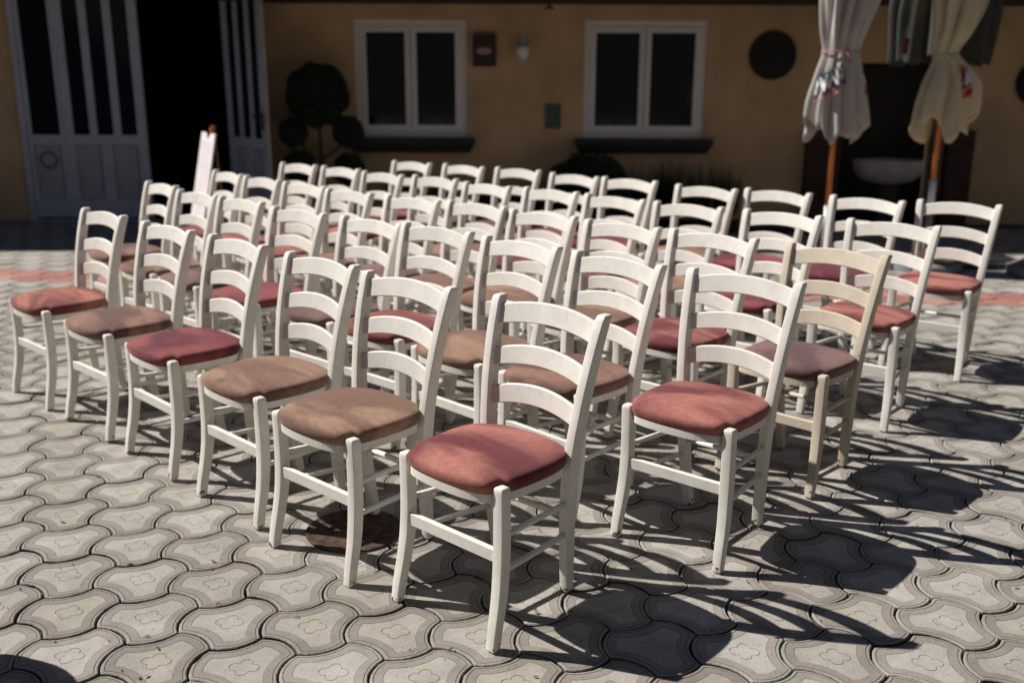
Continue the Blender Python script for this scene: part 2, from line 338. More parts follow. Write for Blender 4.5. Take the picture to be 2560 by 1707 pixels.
def build_pavers():
    hi = paver_template(6, True); lo = paver_template(3, False)
    VV = []; FF = []; II = []; RR = []; off = 0
    MANX, MANY, MANR = -.552, 3.148, .168
    for i in range(-45, 50):
        for j in range(-38, 12):
            c = O_ + i*A_ + j*B_
            if not (.5 < c[1] < 10.86 and abs(c[0]) < .66*c[1] + 1.6): continue
            if c[1] > 10.15 and -2.9 < c[0] < 3.2: continue
            V, F, I = hi if c[1] < 6.3 else lo
            a = random.gauss(0, .006); tx, ty = random.gauss(0, .008), random.gauss(0, .008)
            x = V[:,0]*math.cos(a)-V[:,1]*math.sin(a); y = V[:,0]*math.sin(a)+V[:,1]*math.cos(a)
            z = V[:,2] + tx*x + ty*y + random.gauss(0, .0013) - .002
            if V is hi[0]:
                jt = np.zeros(len(V)); n6 = 36; w_ = np.array([random.gauss(0,.0007) for _ in range(n6)]); w_[random.randrange(n6)] -= .003*(random.random() < .35)
                rr_ = np.hypot(x[:n6*4], y[:n6*4]); k_ = 1 + np.tile(w_, 4)/rr_; x[:n6*4] *= k_; y[:n6*4] *= k_
            VV.append(np.stack([x+c[0]+random.gauss(0,.0008), y+c[1]+random.gauss(0,.0008), z], 1))
            red = j in (-22, -21); r_ = random.random()
            for f, m_ in zip(F, I):
                FF.append(tuple(q+off for q in f)); II.append(5 if red and m_ not in ('side','groove') else MI[m_])
            RR += [r_]*len(F); off += len(V)
    me = bpy.data.meshes.new('paving'); me.from_pydata(np.concatenate(VV).tolist(), [], FF)
    for k in ('rim','band','panel','groove','side','red','cline'): me.materials.append(M[k])
    me.polygons.foreach_set('material_index', II)
    at = me.attributes.new('rnd', 'FLOAT', 'FACE'); at.data.foreach_set('value', RR)
    me.update()
    o = bpy.data.objects.new('paving', me); COL.objects.link(o); tag(o, kind='structure')
build_pavers()

# manhole cover
t_ = thing('manhole_cover', 'rusty round iron manhole cover set in the pavers under the front row', 'manhole', (-.552, 3.148, .0))
mb = MB(); mb.lathe([(.150,.002),(.168,.002),(.170,.006),(.158,.007),(.150,.005)], n=48); mb.build('rim', M['rust'], t_)
mb = MB(); mb.lathe([(.148,0),(.148,.005),(.125,.006),(.122,.003),(.001,.003)], n=48)
random.seed(2)
for rr in (.045, .075, .105, .135):
    n = int(rr*150)
    for k in range(n):
        a = 2*math.pi*(k+.25*(rr*40 % 2))/n; x, y = rr*math.cos(a), rr*math.sin(a); s_ = .006
        mb.box((x-s_, y-s_*.7, .0025), (x+s_, y+s_*.7, .0065))
mb.build('plate', M['rust'], t_)

# ------------------------------------------------------------------ chairs
REAR = [(0,.1395,-.193,.0150,.0165),(.12,.149,-.178,.0160,.0195),(.30,.160,-.164,.0165,.0230),(.46,.172,-.166,.0165,.0245),(.62,.186,-.187,.0160,.0235),(.76,.197,-.218,.0165,.0220),(.88,.206,-.2535,.0165,.0200)]
FRONT = [(0,.2005,.205,.0155,.0155),(.06,.1995,.195,.0165,.0165),(.14,.1965,.177,.0175,.0180),(.22,.193,.165,.0180,.0190),(.32,.1915,.160,.0182,.0190),(.474,.192,.162,.0178,.0180)]
def post_mesh(tab, H, sx, rear):
    rg = []; N = 22
    zs = [0.0, .004] + [.004 + (H-.016-.004)*k/N for k in range(1, N+1)]
    for z in zs:
        x, y, hx, hy = smoothtab(tab, z); f = .86 if z == 0 else 1
        rg.append(rrect(sx*x, y, z, hx*f, hy*f, .0045))
    x, y, hx, hy = smoothtab(tab, H)
    dz = .0
    for z, f, g_ in ((H-.010,.985,.0),(H-.005,.93,.0015),(H-.0015,.82,.003),(H,.66,.004)):
        rg.append(rrect(sx*x, y - (g_ if rear else 0), z, hx*f, hy*f, .0045*f))
    if sx < 0: rg = [list(r) for r in rg]
    m_ = MB(); m_.rings(rg); return m_
def slat_mesh(z0, z1, arch, top=False):
    N = 18; rg = []
    for i in range(N+1):
        u = -1 + 2*i/N
        zc = (z0+z1)/2; X = smoothtab(REAR, zc)[0] - .006
        x = u*X; k = 1-u*u
        za = z0 + arch*.93*k; zb = z1 + arch*k
        pts = []
        for s_, (a_, b_) in enumerate(((0,0),(0,1),(1,1),(1,0))):
            pass
        th = .0068; r_ = .0035
        sec = []
        yb = lambda z: smoothtab(REAR, z)[1] + .0015 - .017*k - arch*.2*k*0
        # rounded section, front then back
        for (dy, z) in ((th, za+r_), (th, zb-r_), (th-r_, zb), (-th+r_, zb), (-th, zb-r_), (-th, za+r_), (-th+r_, za), (th-r_, za)):
            sec.append((x, yb(z) + dy, z))
        rg.append(sec)
    m_ = MB(); m_.rings(rg); return m_
def chaikin(p, it=2):
    for _ in range(it):
        q = []
        for i in range(len(p)):
            a, b_ = p[i], p[(i+1) % len(p)]
            q += [(.75*a[0]+.25*b_[0], .75*a[1]+.25*b_[1]), (.25*a[0]+.75*b_[0], .25*a[1]+.75*b_[1])]
        p = q
    return p
half = [(.0,.2135),(.05,.212),(.10,.207),(.145,.197),(.168,.184),(.1735,.160),(.178,.142),(.197,.134),(.203,.09),(.207,.03),(.207,-.03),(.203,-.08),(.192,-.116),(.170,-.138),(.151,-.150),(.140,-.166),(.11,-.179),(.06,-.187),(0,-.190)]
OUTL = half + [(-x, y) for x, y in reversed(half[1:-1])]
def cushion_mesh():
    p = chaikin(OUTL, 1); rg = []; cy = .02
    for s_, z, in ((.945,.4465),(.965,.4480),(.982,.4550),(1.002,.4665),(1.006,.4745),(.999,.4815),(.980,.4870),(.938,.4920),(.86,.4975),(.73,.5020),(.56,.5062),(.36,.5090),(.18,.5100)):
        rg.append([(x*s_, (y-cy)*s_+cy, z + .004*(s_ < .9)*math.sin(9*x)*math.cos(7*y)) for x, y in p])
    m_ = MB(); m_.rings(rg); return m_
def frame_mesh():
    p = chaikin([(x*.955, (y-.02)*.965+.02) for x, y in OUTL], 1)
    m_ = MB(); m_.rings([[(x, y, z) for x, y in p] for z in (.4215, .4262, .4462)]); return m_

MESH = {}
def chair_parts():
    MESH['front_leg_l'] = post_mesh(FRONT, .474, 1, False); MESH['front_leg_r'] = post_mesh(FRONT, .474, -1, False)
    MESH['post_l'] = post_mesh(REAR, .883, 1, True); MESH['post_r'] = post_mesh(REAR, .883, -1, True)
    MESH['s1'] = slat_mesh(.793, .855, .024); MESH['s2'] = slat_mesh(.665, .722, .028); MESH['s3'] = slat_mesh(.545, .604, .028)
    MESH['fs'] = MB(); 
    rg = []
    for x in (-.184, .184): rg.append([(x, .1665+a, .267+b_) for a, b_ in ((.009,-.017),(.009,.017),(.007,.019),(-.007,.019),(-.009,.017),(-.009,-.017),(-.007,-.019),(.007,-.019))])
    MESH['fs'].rings(rg)
    for s_, n_ in ((1,'l'),(-1,'r')):
        MESH['u'+n_] = MB().tube([(s_*.192,.157,.326),(s_*.162,-.160,.312)], .0092, 12)
        MESH['d'+n_] = MB().tube([(s_*.194,.160,.222),(s_*.156,-.166,.206)], .0092, 12)
    MESH['rs'] = MB().tube([(-.155,-.166,.262),(.155,-.166,.262)], .0092, 12)
chair_parts()
DATA = {}
def proto(paintk, seatk):
    """one chair with all its parts"""
    root = bpy.data.objects.new('ladder_back_chair', None); COL.objects.link(root); root.empty_display_size = .1
    P = M[paintk]
    def part(nm, key, m_, smooth=False, angle=None):
        k = (key, m_.name)
        if k in DATA:
            o = bpy.data.objects.new(nm, DATA[k]); COL.objects.link(o); o.parent = root
        else:
            o = MESH[key].build(nm, m_, root, smooth=smooth, angle=angle); DATA[k] = o.data
        return o
    part('seat_cushion', 'cu', M[seatk], True); part('seat_frame', 'fr', P)
    for k in ('front_leg_l', 'front_leg_r'): part('front_leg', k, P, True, 24)
    for k in ('post_l', 'post_r'): part('back_post', k, P, True, 24)
    for k in ('s1', 's2', 's3'): part('back_slat', k, P, True, 30)
    part('front_stretcher', 'fs', P)
    for k in ('ul', 'ur', 'dl', 'dr'): part('side_stretcher', k, P, True)
    part('rear_stretcher', 'rs', P, True)
    return root
MESH['cu'] = cushion_mesh(); MESH['fr'] = frame_mesh()

CH = {"A1":[-2.2191,4.7126,2.3902],"A2":[-1.7664,4.3023,2.3964],"A3":[-1.3358,3.8855,2.3477],"A4":[-0.8937,3.4534,2.3697],"A5":[-0.5201,3.049,2.4125],"A6":[-0.0597,2.6927,2.4048],
"B1":[-2.4106,6.0666,2.3075],"B2":[-2.0445,5.6411,2.3863],"B3":[-1.6846,5.2878,2.3802],"B4":[-1.2857,4.884,2.4152],"B5":[-0.8522,4.5279,2.406],"B6":[-0.5131,4.2185,2.414],"B7":[-0.1412,3.8572,2.3439],"B8":[0.2204,3.5102,2.3426],"B9":[0.6491,3.1499,2.4414],
"C1":[-2.2256,6.8877,2.2851],"C2":[-1.8801,6.5214,2.3615],"C3":[-1.5098,6.1265,2.3892],"C4":[-1.1521,5.747,2.3839],"C5":[-0.7402,5.4118,2.4161],"C6":[-0.3656,5.1132,2.3821],"C7":[-0.0183,4.8067,2.3859],"C8":[0.3454,4.4139,2.3832],"C9":[0.7148,4.1041,2.3932],"C10":[1.134,3.729,2.371],
"D1":[-1.8476,7.6053,2.4248],"D2":[-1.4756,7.3151,2.4013],"D3":[-1.111,6.9616,2.3966],"D4":[-0.7036,6.5789,2.3907],"D5":[-0.3441,6.201,2.3366],"D6":[0.0585,5.8579,2.3509],"D7":[0.4101,5.5215,2.3395],"D8":[0.7933,5.1661,2.3947],"D9":[1.2065,4.8061,2.3622],"D10":[1.6626,4.4619,2.4601],
"E1":[-0.9854,7.8848,2.4378],"E2":[-0.5593,7.5996,2.3909],"E3":[-0.1257,7.2407,2.4104],"E4":[0.2672,6.8579,2.3849],"E5":[0.6248,6.5025,2.4065],"E6":[1.0718,6.1271,2.4057],"E7":[1.4526,5.8438,2.378],"E8":[1.8866,5.512,2.3958],"E9":[2.3256,5.2332,2.4934]}
SEAT = dict(A='salmon brown crimson tan tan rose', B='brown brown mauve crimson mauve salmon tan brown rose',
            C='rose salmon salmon tan mauve tan tan tan rose mauve', D='tan tan rose mauve tan rose rose tan crimson rose', E='rose brown mauve salmon crimson tan crimson crimson rose')
ORD = ['', 'second', 'third', 'fourth', 'fifth', 'sixth', 'seventh', 'eighth', 'ninth', 'tenth']
ROWN = dict(A='front row', B='second row', C='third row', D='fourth row', E='back row')
SN = dict(rose='rose', crimson='crimson', salmon='salmon pink', tan='tan', brown='brown', mauve='mauve brown')
PROTO = {}
def copy_tree(o, parent=None):
    c = o.copy(); COL.objects.link(c); c.parent = parent
    for ch in [q for q in bpy.data.objects if q.parent == o]: copy_tree(ch, c)
    return c
for nm, (x, y, th) in CH.items():
    row, k = nm[0], int(nm[1:]); seats = SEAT[row].split(); sk = seats[k-1]; n = len(seats)
    pk = 'cream' if nm == 'C10' else 'white'
    if (pk, sk) in PROTO: root = copy_tree(PROTO[(pk, sk)])
    else: root = proto(pk, sk); PROTO[(pk, sk)] = root
    wob = random.Random(nm); root.location = (x, y, .0015); root.rotation_euler = (wob.gauss(0, .003), wob.gauss(0, .003), th)
    root.scale = (1+wob.gauss(0, .006), 1+wob.gauss(0, .006), 1+wob.gauss(0, .004))
    pos = n - k
    where = ('nearest end of the ' if pos == 0 else 'far left end of the ' if k == 1 else ORD[pos] + ' from the near end of the ') + ROWN[row]
    colr = 'beige' if nm == 'C10' else 'white'
    lab = f'{colr} chair with {SN[sk]} seat, {where}'
    tag(root, lab, 'chair', 'ladder-back chairs set out in rows on the paving')

# ------------------------------------------------------------------ house
WY = 10.9
H_ = thing('house', 'ochre rendered house with white windows and double glazed door in shade', 'house', (0, WY, 0))
def hb(name, boxes, m_, parent=H_):
    mb = MB()
    for a, b_ in boxes: mb.box((a[0], a[1]-WY, a[2]), (b_[0], b_[1]-WY, b_[2]))
    return mb.build(name, m_, parent)
D0, D1 = WY, WY+.3
W1 = (-1.70, -.50, .92, 2.14); W2 = (.765, 2.075, .92, 2.14)
hb('wall', [
    ((-11,D0,-.01),(-5.36,D1,3.3)), ((-5.36,D0,2.55),(-3.02,D1,3.3)), ((-3.02,D0,-.01),(W1[0],D1,3.3)),
    ((W1[0],D0,-.01),(W1[1],D1,W1[2])), ((W1[0],D0,W1[3]),(W1[1],D1,3.3)), ((W1[1],D0,-.01),(W2[0],D1,3.3)),
    ((W2[0],D0,-.01),(W2[1],D1,W2[2])), ((W2[0],D0,W2[3]),(W2[1],D1,3.3)), ((W2[1],D0,-.01),(3.56,D1,3.3)),
    ((3.56,D0,1.72),(4.72,D1,3.3)), ((4.72,D0,-.01),(11,D1,3.3))], M['wall'])
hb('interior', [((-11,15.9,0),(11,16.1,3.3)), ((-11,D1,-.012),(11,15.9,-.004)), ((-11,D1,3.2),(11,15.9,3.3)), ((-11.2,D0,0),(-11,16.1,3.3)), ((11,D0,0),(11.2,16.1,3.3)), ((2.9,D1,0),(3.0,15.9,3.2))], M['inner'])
mb = MB()   # roof: low eave on the right, higher eave over the door
for x0, x1, ye, ze in ((-2.98, 12, 9.74, 2.30), (-12, -2.98, 9.94, 3.0)):
    mb.add([(x0,ye-WY,ze+.13),(x1,ye-WY,ze+.13),(x1,16.4-WY,ze+2.6),(x0,16.4-WY,ze+2.6),(x0,ye-WY,ze+.20),(x1,ye-WY,ze+.20),(x1,16.4-WY,ze+2.67),(x0,16.4-WY,ze+2.67)],
           [(0,3,2,1),(4,5,6,7),(0,1,5,4),(1,2,6,5),(2,3,7,6),(3,0,4,7)])
rf = mb.build('roof', M['rooftile'], H_)
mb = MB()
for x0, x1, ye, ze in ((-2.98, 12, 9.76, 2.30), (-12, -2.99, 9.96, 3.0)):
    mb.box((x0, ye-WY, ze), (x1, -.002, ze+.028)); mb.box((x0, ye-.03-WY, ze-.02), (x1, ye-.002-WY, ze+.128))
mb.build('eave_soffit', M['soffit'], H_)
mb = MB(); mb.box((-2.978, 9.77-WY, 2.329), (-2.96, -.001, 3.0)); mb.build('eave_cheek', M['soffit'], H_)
# gutter bracket seen at the top edge
hb('gutter_bracket', [((.33,9.80,2.20),(.36,9.90,2.299)), ((.30,9.80,2.185),(.39,9.90,2.20))], M['black'])

def window(w_, parent=H_):
    x0, x1, z0, z1 = w_; t = .085; y0 = WY + .03; y1 = WY + .11; xm = (x0+x1)/2
    mb = MB(); Y = lambda y: y-WY
    mb.box((x0+.001,Y(y0),z0+.001),(x0+t,Y(y1),z1-.001)); mb.box((x1-t,Y(y0),z0+.001),(x1-.001,Y(y1),z1-.001))
    mb.box((x0+t,Y(y0),z1-t),(x1-t,Y(y1),z1-.001)); mb.box((x0+t,Y(y0),z0+.001),(x1-t,Y(y1),z0+.085))
    # casements set slightly proud, meeting in the middle
    for a, c in ((x0+t-.02, xm-.004), (xm+.004, x1-t+.02)):
        s_ = .058; ya, yb = Y(y0-.018), Y(y0-.002)
        za, zb = z0+.070, z1-t+.02
        mb.box((a,ya,za),(a+s_,yb,zb)); mb.box((c-s_,ya,za),(c,yb,zb)); mb.box((a+s_,ya,zb-s_),(c-s_,yb,zb)); mb.box((a+s_,ya,za),(c-s_,yb,za+s_))
        mb.box((c-.012 if a < xm-.3 else a, Y(y0-.022), za+.02),(c if a < xm-.3 else a+.012, Y(y0-.018), zb-.02))
    f = mb.build('window', M['frame'], parent)
    for a, c in ((x0+t+.038, xm-.062), (xm+.062, x1-t-.038)):
        pb = MB(); pb.box((a,Y(y0+.004),z0+.128),(c,Y(y0+.012),z1-t-.038)); pb.build('pane', M['glass'], f)
    sb = MB(); q = .012
    xs0, xs1 = x0-.09, x1+.09
    ys = -.16
    sb.add([(xs0,ys,z0-.005),(xs1,ys,z0-.005),(xs1,-.001,z0-.005),(xs0,-.001,z0-.005),(xs0,ys,z0-.06),(xs1,ys,z0-.06),(xs1,-.001,z0-.06),(xs0,-.001,z0-.06),
            (xs0+.06,ys+.06,z0-.16),(xs1-.06,ys+.06,z0-.16),(xs1-.06,-.001,z0-.16),(xs0+.06,-.001,z0-.16)],
           [(3,2,1,0),(0,1,5,4),(1,2,6,5),(3,0,4,7),(4,5,9,8),(5,6,10,9),(7,4,8,11),(8,9,10,11)])
    sb.build('sill', M['sill'], f)
window(W1); window(W2)

# double door: fixed side light, closed left leaf, right leaf swung outward
def leaf(parent, name, L, nb, mats, Ht=2.45, th=.045, lpan=2, stile=.10):
    """door leaf in the xz plane, x 0..L, front face at y=-th"""
    zr0, zr1, zb = .83, .93, .225
    mb = MB(); mb.box((0,-th,.03),(stile,0,Ht)); mb.box((L-stile,-th,.03),(L,0,Ht))
    mb.box((stile,-th,.03),(L-stile,0,zb)); mb.box((stile,-th,zr0),(L-stile,0,zr1)); mb.box((stile,-th,Ht-.1),(L-stile,0,Ht))
    bw = .085; gap = (L-2*stile-nb*bw)/(nb+1)
    for k in range(nb):
        x = stile+gap*(k+1)+bw*k; mb.box((x,-th+.004,zr1),(x+bw,-.004,Ht-.1))
    for k in range(1, lpan):
        x = stile+(L-2*stile)*k/lpan; mb.box((x-.06,-th+.002,zb),(x+.06,-.002,zr0))
    f = mb.build(name, mats, parent)
    pm = MB()
    for k in range(lpan):
        x0 = stile+(L-2*stile)*k/lpan+(.06 if k else 0); x1 = stile+(L-2*stile)*(k+1)/lpan-(.06 if k < lpan-1 else 0)
        q = MB(); d = .035
        q.box((x0,-th+.028,zb),(x1,-.008,zr0)); q.box((x0+d,-th+.012,zb+d),(x1-d,-th+.026,zr0-d)); q.build('door_panel', M['doorpan'], f)
    for k in range(nb+1):
        x = stile+(gap+bw)*k; q = MB(); q.box((x,-.028,zr1),(x+gap,-.020,Ht-.1)); q.build('door_pane', M['glass'], f)
    return f
def at(o, x, y, z, rz=0): o.location = (x, y-WY, z); o.rotation_euler = (0,0,rz); return o
hb('door_frame', [((-5.36,10.86,0),(-5.30,D1,2.55)), ((-3.07,10.90,0),(-3.02,D1,2.55)), ((-5.30,10.88,2.48),(-3.07,D1,2.55)), ((-5.36,10.82,-.008),(-3.02,10.86,.012))], M['doorp'])
sl = leaf(H_, 'side_light', .40, 0, M['doorp'], lpan=1, stile=.045); at(sl, -5.298, 10.93, 0)
wr = MB(); wr.tube([(.20+.085*math.cos(a), -.052, .66+.085*math.sin(a)) for a in [2*math.pi*k/24 for k in range(25)]], .018, 8, caps=False); wr.build('wreath', M['wreath'], sl)
dl = leaf(H_, 'door_leaf', .895, 2, M['doorp']); at(dl, -4.895, 10.93, 0)
ang = math.atan2(10.18-10.88, -2.46+3.05)
dr = leaf(H_, 'door_leaf', .90, 2, M['doorp']); at(dr, -3.06, 10.88, 0, ang); dr['label'] = 'right door leaf swung open outward'
hn = MB(); hn.box((.835,-.053,1.02),(.872,-.046,1.20)); hn.tube([(.853,-.05,1.16),(.853,-.095,1.16),(.74,-.10,1.155)], .010, 8); hn.tube([(.853,-.046,1.06),(.853,-.062,1.06)], .016, 10)
hn.build('door_handle', M['black'], dr)
eg = MB(); eg.box((.901,-.044,.03),(.906,-.001,2.45)); eg.build('leaf_edge', M['dedge'], dr)

# brick fireplace niche with stone basin
F_ = thing('brick_niche', 'brick piers framing a dark arched recess beside the parasols', 'brick niche', (0, WY, 0))
mb = MB(); mb.box((3.20,-.14,0),(3.559,-.003,1.02)); mb.build('brick_pier', M['brick'], F_)
mb = MB(); mb.box((4.722,-.14,0),(5.0,-.003,1.02)); mb.build('brick_pier', M['brick'], F_)
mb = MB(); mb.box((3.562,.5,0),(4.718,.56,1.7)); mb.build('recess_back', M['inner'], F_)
bs = MB(); rg = []
for k in range(9):
    a = math.pi/2*k/8; s_ = math.cos(a); z = .70 - .26*math.sin(a)
    rg.append([(4.13+(.40*max(.12,s_**.6))*math.cos(q), -.05-.0+(.26*max(.12,s_**.6))*math.sin(q), z) for q in [2*math.pi*j/28 for j in range(28)]])
rg.insert(0, [(4.13+.36*math.cos(q), -.05+.22*math.sin(q), .70) for q in [2*math.pi*j/28 for j in range(28)]])
rg.insert(0, [(4.13+.33*math.cos(q), -.05+.19*math.sin(q), .62) for q in [2*math.pi*j/28 for j in range(28)]])
bs.rings(rg); bo = bs.build('stone_basin', M['basin'], None, smooth=True, angle=40, loc=(0,WY,0)); tag(bo, 'pale stone half-bowl basin hanging in the dark brick recess', 'basin')
pd = MB(); pd.box((4.03,-.12,0),(4.23,.05,.455)); pd.build('basin_foot', M['inner'], bo)

# things on the wall
t_ = thing('wall_box', 'dark red box with a pale oval badge on the wall beside the left window', 'wall box', (-.305, WY, 1.83))
mb = MB(); mb.rings([[(p[0], y, p[1]) for p in [(q[0], q[1]) for q in rrect(0,0,0,.125,.165,.02)]] for y in (-.002,-.06,-.075)]); mb.build('body', M['boxm'], t_)
mb = MB(); mb.rings([[(-.005+.078*math.cos(a), y, -.005+.033*math.sin(a)) for a in [2*math.pi*k/28 for k in range(28)]] for y in (-.074,-.080)]); bd = mb.build('badge', M['oval'], t_)
mb = MB(); mb.box((-.055,-.083,-.012),(.045,-.0805,.002)); mb.build('badge_print', M['redp'], bd)

t_ = thing('wall_lantern', 'pale lantern with frosted glass on the ochre wall between the windows', 'lantern', (.10, WY, 1.85))
mb = MB(); mb.lathe([(.002,.155),(.010,.14),(.014,.10),(.03,.07),(.05,.045),(.088,.02),(.090,.005),(.06,.0)], (0,-.13,0), 16); mb.build('cap', M['lampm'], t_, True, 40)
mb = MB(); mb.lathe([(.068,-.004),(.070,-.03),(.055,-.08),(.030,-.115)], (0,-.13,0), 12); mb.build('lamp_glass', M['lampg'], t_)
mb = MB(); mb.lathe([(.030,-.116),(.022,-.14),(.006,-.165)], (0,-.13,0), 12); mb.build('finial', M['lampm'], t_)
mb = MB(); mb.tube([(0,-.002,.09),(0,-.10,.12),(0,-.13,.10)], .010, 8); mb.box((-.03,-.012,.04),(.03,-.002,.14)); mb.build('bracket', M['lampm'], t_)
mb = MB(); mb.box((-.083,-.022,-.13),(.083,-.002,.13)); mb.box((-.075,-.026,-.122),(.075,-.0222,.122))
tag(mb.build('wall_plate', M['plate'], None, loc=(.437, WY, 1.15)), 'small grey-green metal cover plate low on the wall between the windows', 'cover plate')
def wheel(x, z, r, label):
    mb = MB(); n = 40
    rg = [[(rr*math.cos(2*math.pi*k/n), y, rr*math.sin(2*math.pi*k/n)) for k in range(n)] for rr, y in ((r,-.003),(r,-.04),(r*.93,-.055),(r*.86,-.045),(r*.2,-.04),(r*.12,-.06),(r*.01,-.06))]
    mb.rings(rg); return tag(mb.build('wall_disc', M['disc'], None, loc=(x, WY, z)), label, 'wall disc', 'round dark discs hung on the wall')
wheel(2.775, 1.79, .25, 'round dark disc on the wall between the right window and the grey parasol')
wheel(5.66, 1.52, .24, 'round dark disc on the wall at the right edge behind the cream parasol')

# ------------------------------------------------------------------ plants
def leafball(mb, c, r, n, size, seed, sq=1, fill=.55):
    rnd = random.Random(seed)
    for _ in range(n):
        d = Vector((rnd.gauss(0,1), rnd.gauss(0,1), rnd.gauss(0,1))).normalized()
        rr = r*(fill+(1-fill)*rnd.random()**.5)*(1+.05*math.sin(9*d.x+4*d.z))
        p = Vector(c)+Vector((d.x*rr, d.y*rr, d.z*rr*sq))
        u = Vector((rnd.gauss(0,1), rnd.gauss(0,1), rnd.gauss(0,1))).normalized(); v = u.orthogonal().normalized(); s_ = size*(.6+.8*rnd.random())
        mb.add([p-u*s_, p+v*s_*.45, p+u*s_, p-v*s_*.45], [(0,1,2,3)])
bed = MB(); bed.box((-2.8,10.14,-.015),(3.15,10.895,.035)); tag(bed.build('flower_bed', M['soil']), kind='structure')
T = thing('topiary', 'clipped topiary shrub with a big ball above small balls left of the window', 'shrub', (-2.03, 10.45, .03))
mb = MB(); leafball(mb, (0,0,1.34), .325, 12000, .019, 1); mb.build('crown', M['leaf'], T)
for k, (x, y, z, r) in enumerate(((-.27,-.02,.96,.155), (.30,.0,.97,.165), (-.24,.05,.60,.17), (.30,-.03,.58,.17))):
    mb = MB(); leafball(mb, (x,y,z), r, 3600, .016, 20+k); mb.build('side_ball', M['leaf'], T)
mb = MB(); mb.tube([(0,0,0),(.015,0,.5),(0,0,1.2)], [.035,.028,.02], 8)
for x, z in ((-.27,.96),(.30,.97),(-.24,.60),(.30,.58)): mb.tube([(0,0,z-.3),(x*.6,0,z-.18),(x,0,z)], [.016,.014,.01], 6)
mb.build('trunk', M['bark'], T)
B0 = thing('bush', 'low rounded dark bush under the right window sill', 'bush', (.80, 10.42, .03))
mb = MB(); leafball(mb, (0,0,.32), .47, 15000, .022, 3, .95, .35); mb.build('crown', M['leaf'], B0)
mb = MB(); mb.tube([(0,0,0),(0,0,.3)], .02, 6); mb.build('trunk', M['bark'], B0)
def spiky(x, y, h, r, label, seed, m_=M['leaf2']):
    rnd = random.Random(seed); t = thing('lavender_plant', label, 'plant', (x, y, .03), 0, 'spiky plants in the bed along the wall')
    mb = MB()
    for _ in range(150):
        a = rnd.random()*2*math.pi; q = r*rnd.random()**.5; hh = h*(.6+.45*rnd.random()); bx, by = q*.35*math.cos(a), q*.35*math.sin(a); tx, ty = q*math.cos(a), q*math.sin(a)
        for k in range(14):
            f = .25+.75*k/13; p = Vector((bx+(tx-bx)*f, by+(ty-by)*f, hh*f)); b2 = rnd.random()*2*math.pi; s_ = .040*(1.15-f)+.010
            u = Vector((math.cos(b2)*.8, math.sin(b2)*.8, .6))*s_*1.5; v = Vector((-math.sin(b2), math.cos(b2), 0))*s_*.3
            mb.add([p, p+u*.5+v, p+u, p+u*.5-v], [(0,1,2,3)])
    mb.build('foliage', m_, t)
    mb = MB()
    for k in range(9):
        a = k*.7; mb.tube([(r*.2*math.cos(a), r*.2*math.sin(a), 0), (r*.7*math.cos(a), r*.7*math.sin(a), h*.8)], .003, 4)
    mb.build('stems', M['bark'], t)
spots = ((1.40,.62,'first spiky plant right of the rounded bush'), (1.66,.72,'tallest spiky plant right of the rounded bush'), (1.96,.66,'spiky plant below the right end of the window sill'), (2.26,.62,'last spiky plant of the bed before the brick pier'),
         (-.25,.42,'small spiky plant below the gap between both windows'), (-.75,.52,'spiky plant below the left window sill'), (-1.20,.58,'spiky plant right next to the topiary shrub'), (.15,.40,'small spiky plant left of the rounded bush'))
for k, (x, h, lb) in enumerate(spots): spiky(x, 10.4+.06*math.sin(k*2.1), h, .21, lb, 40+k)

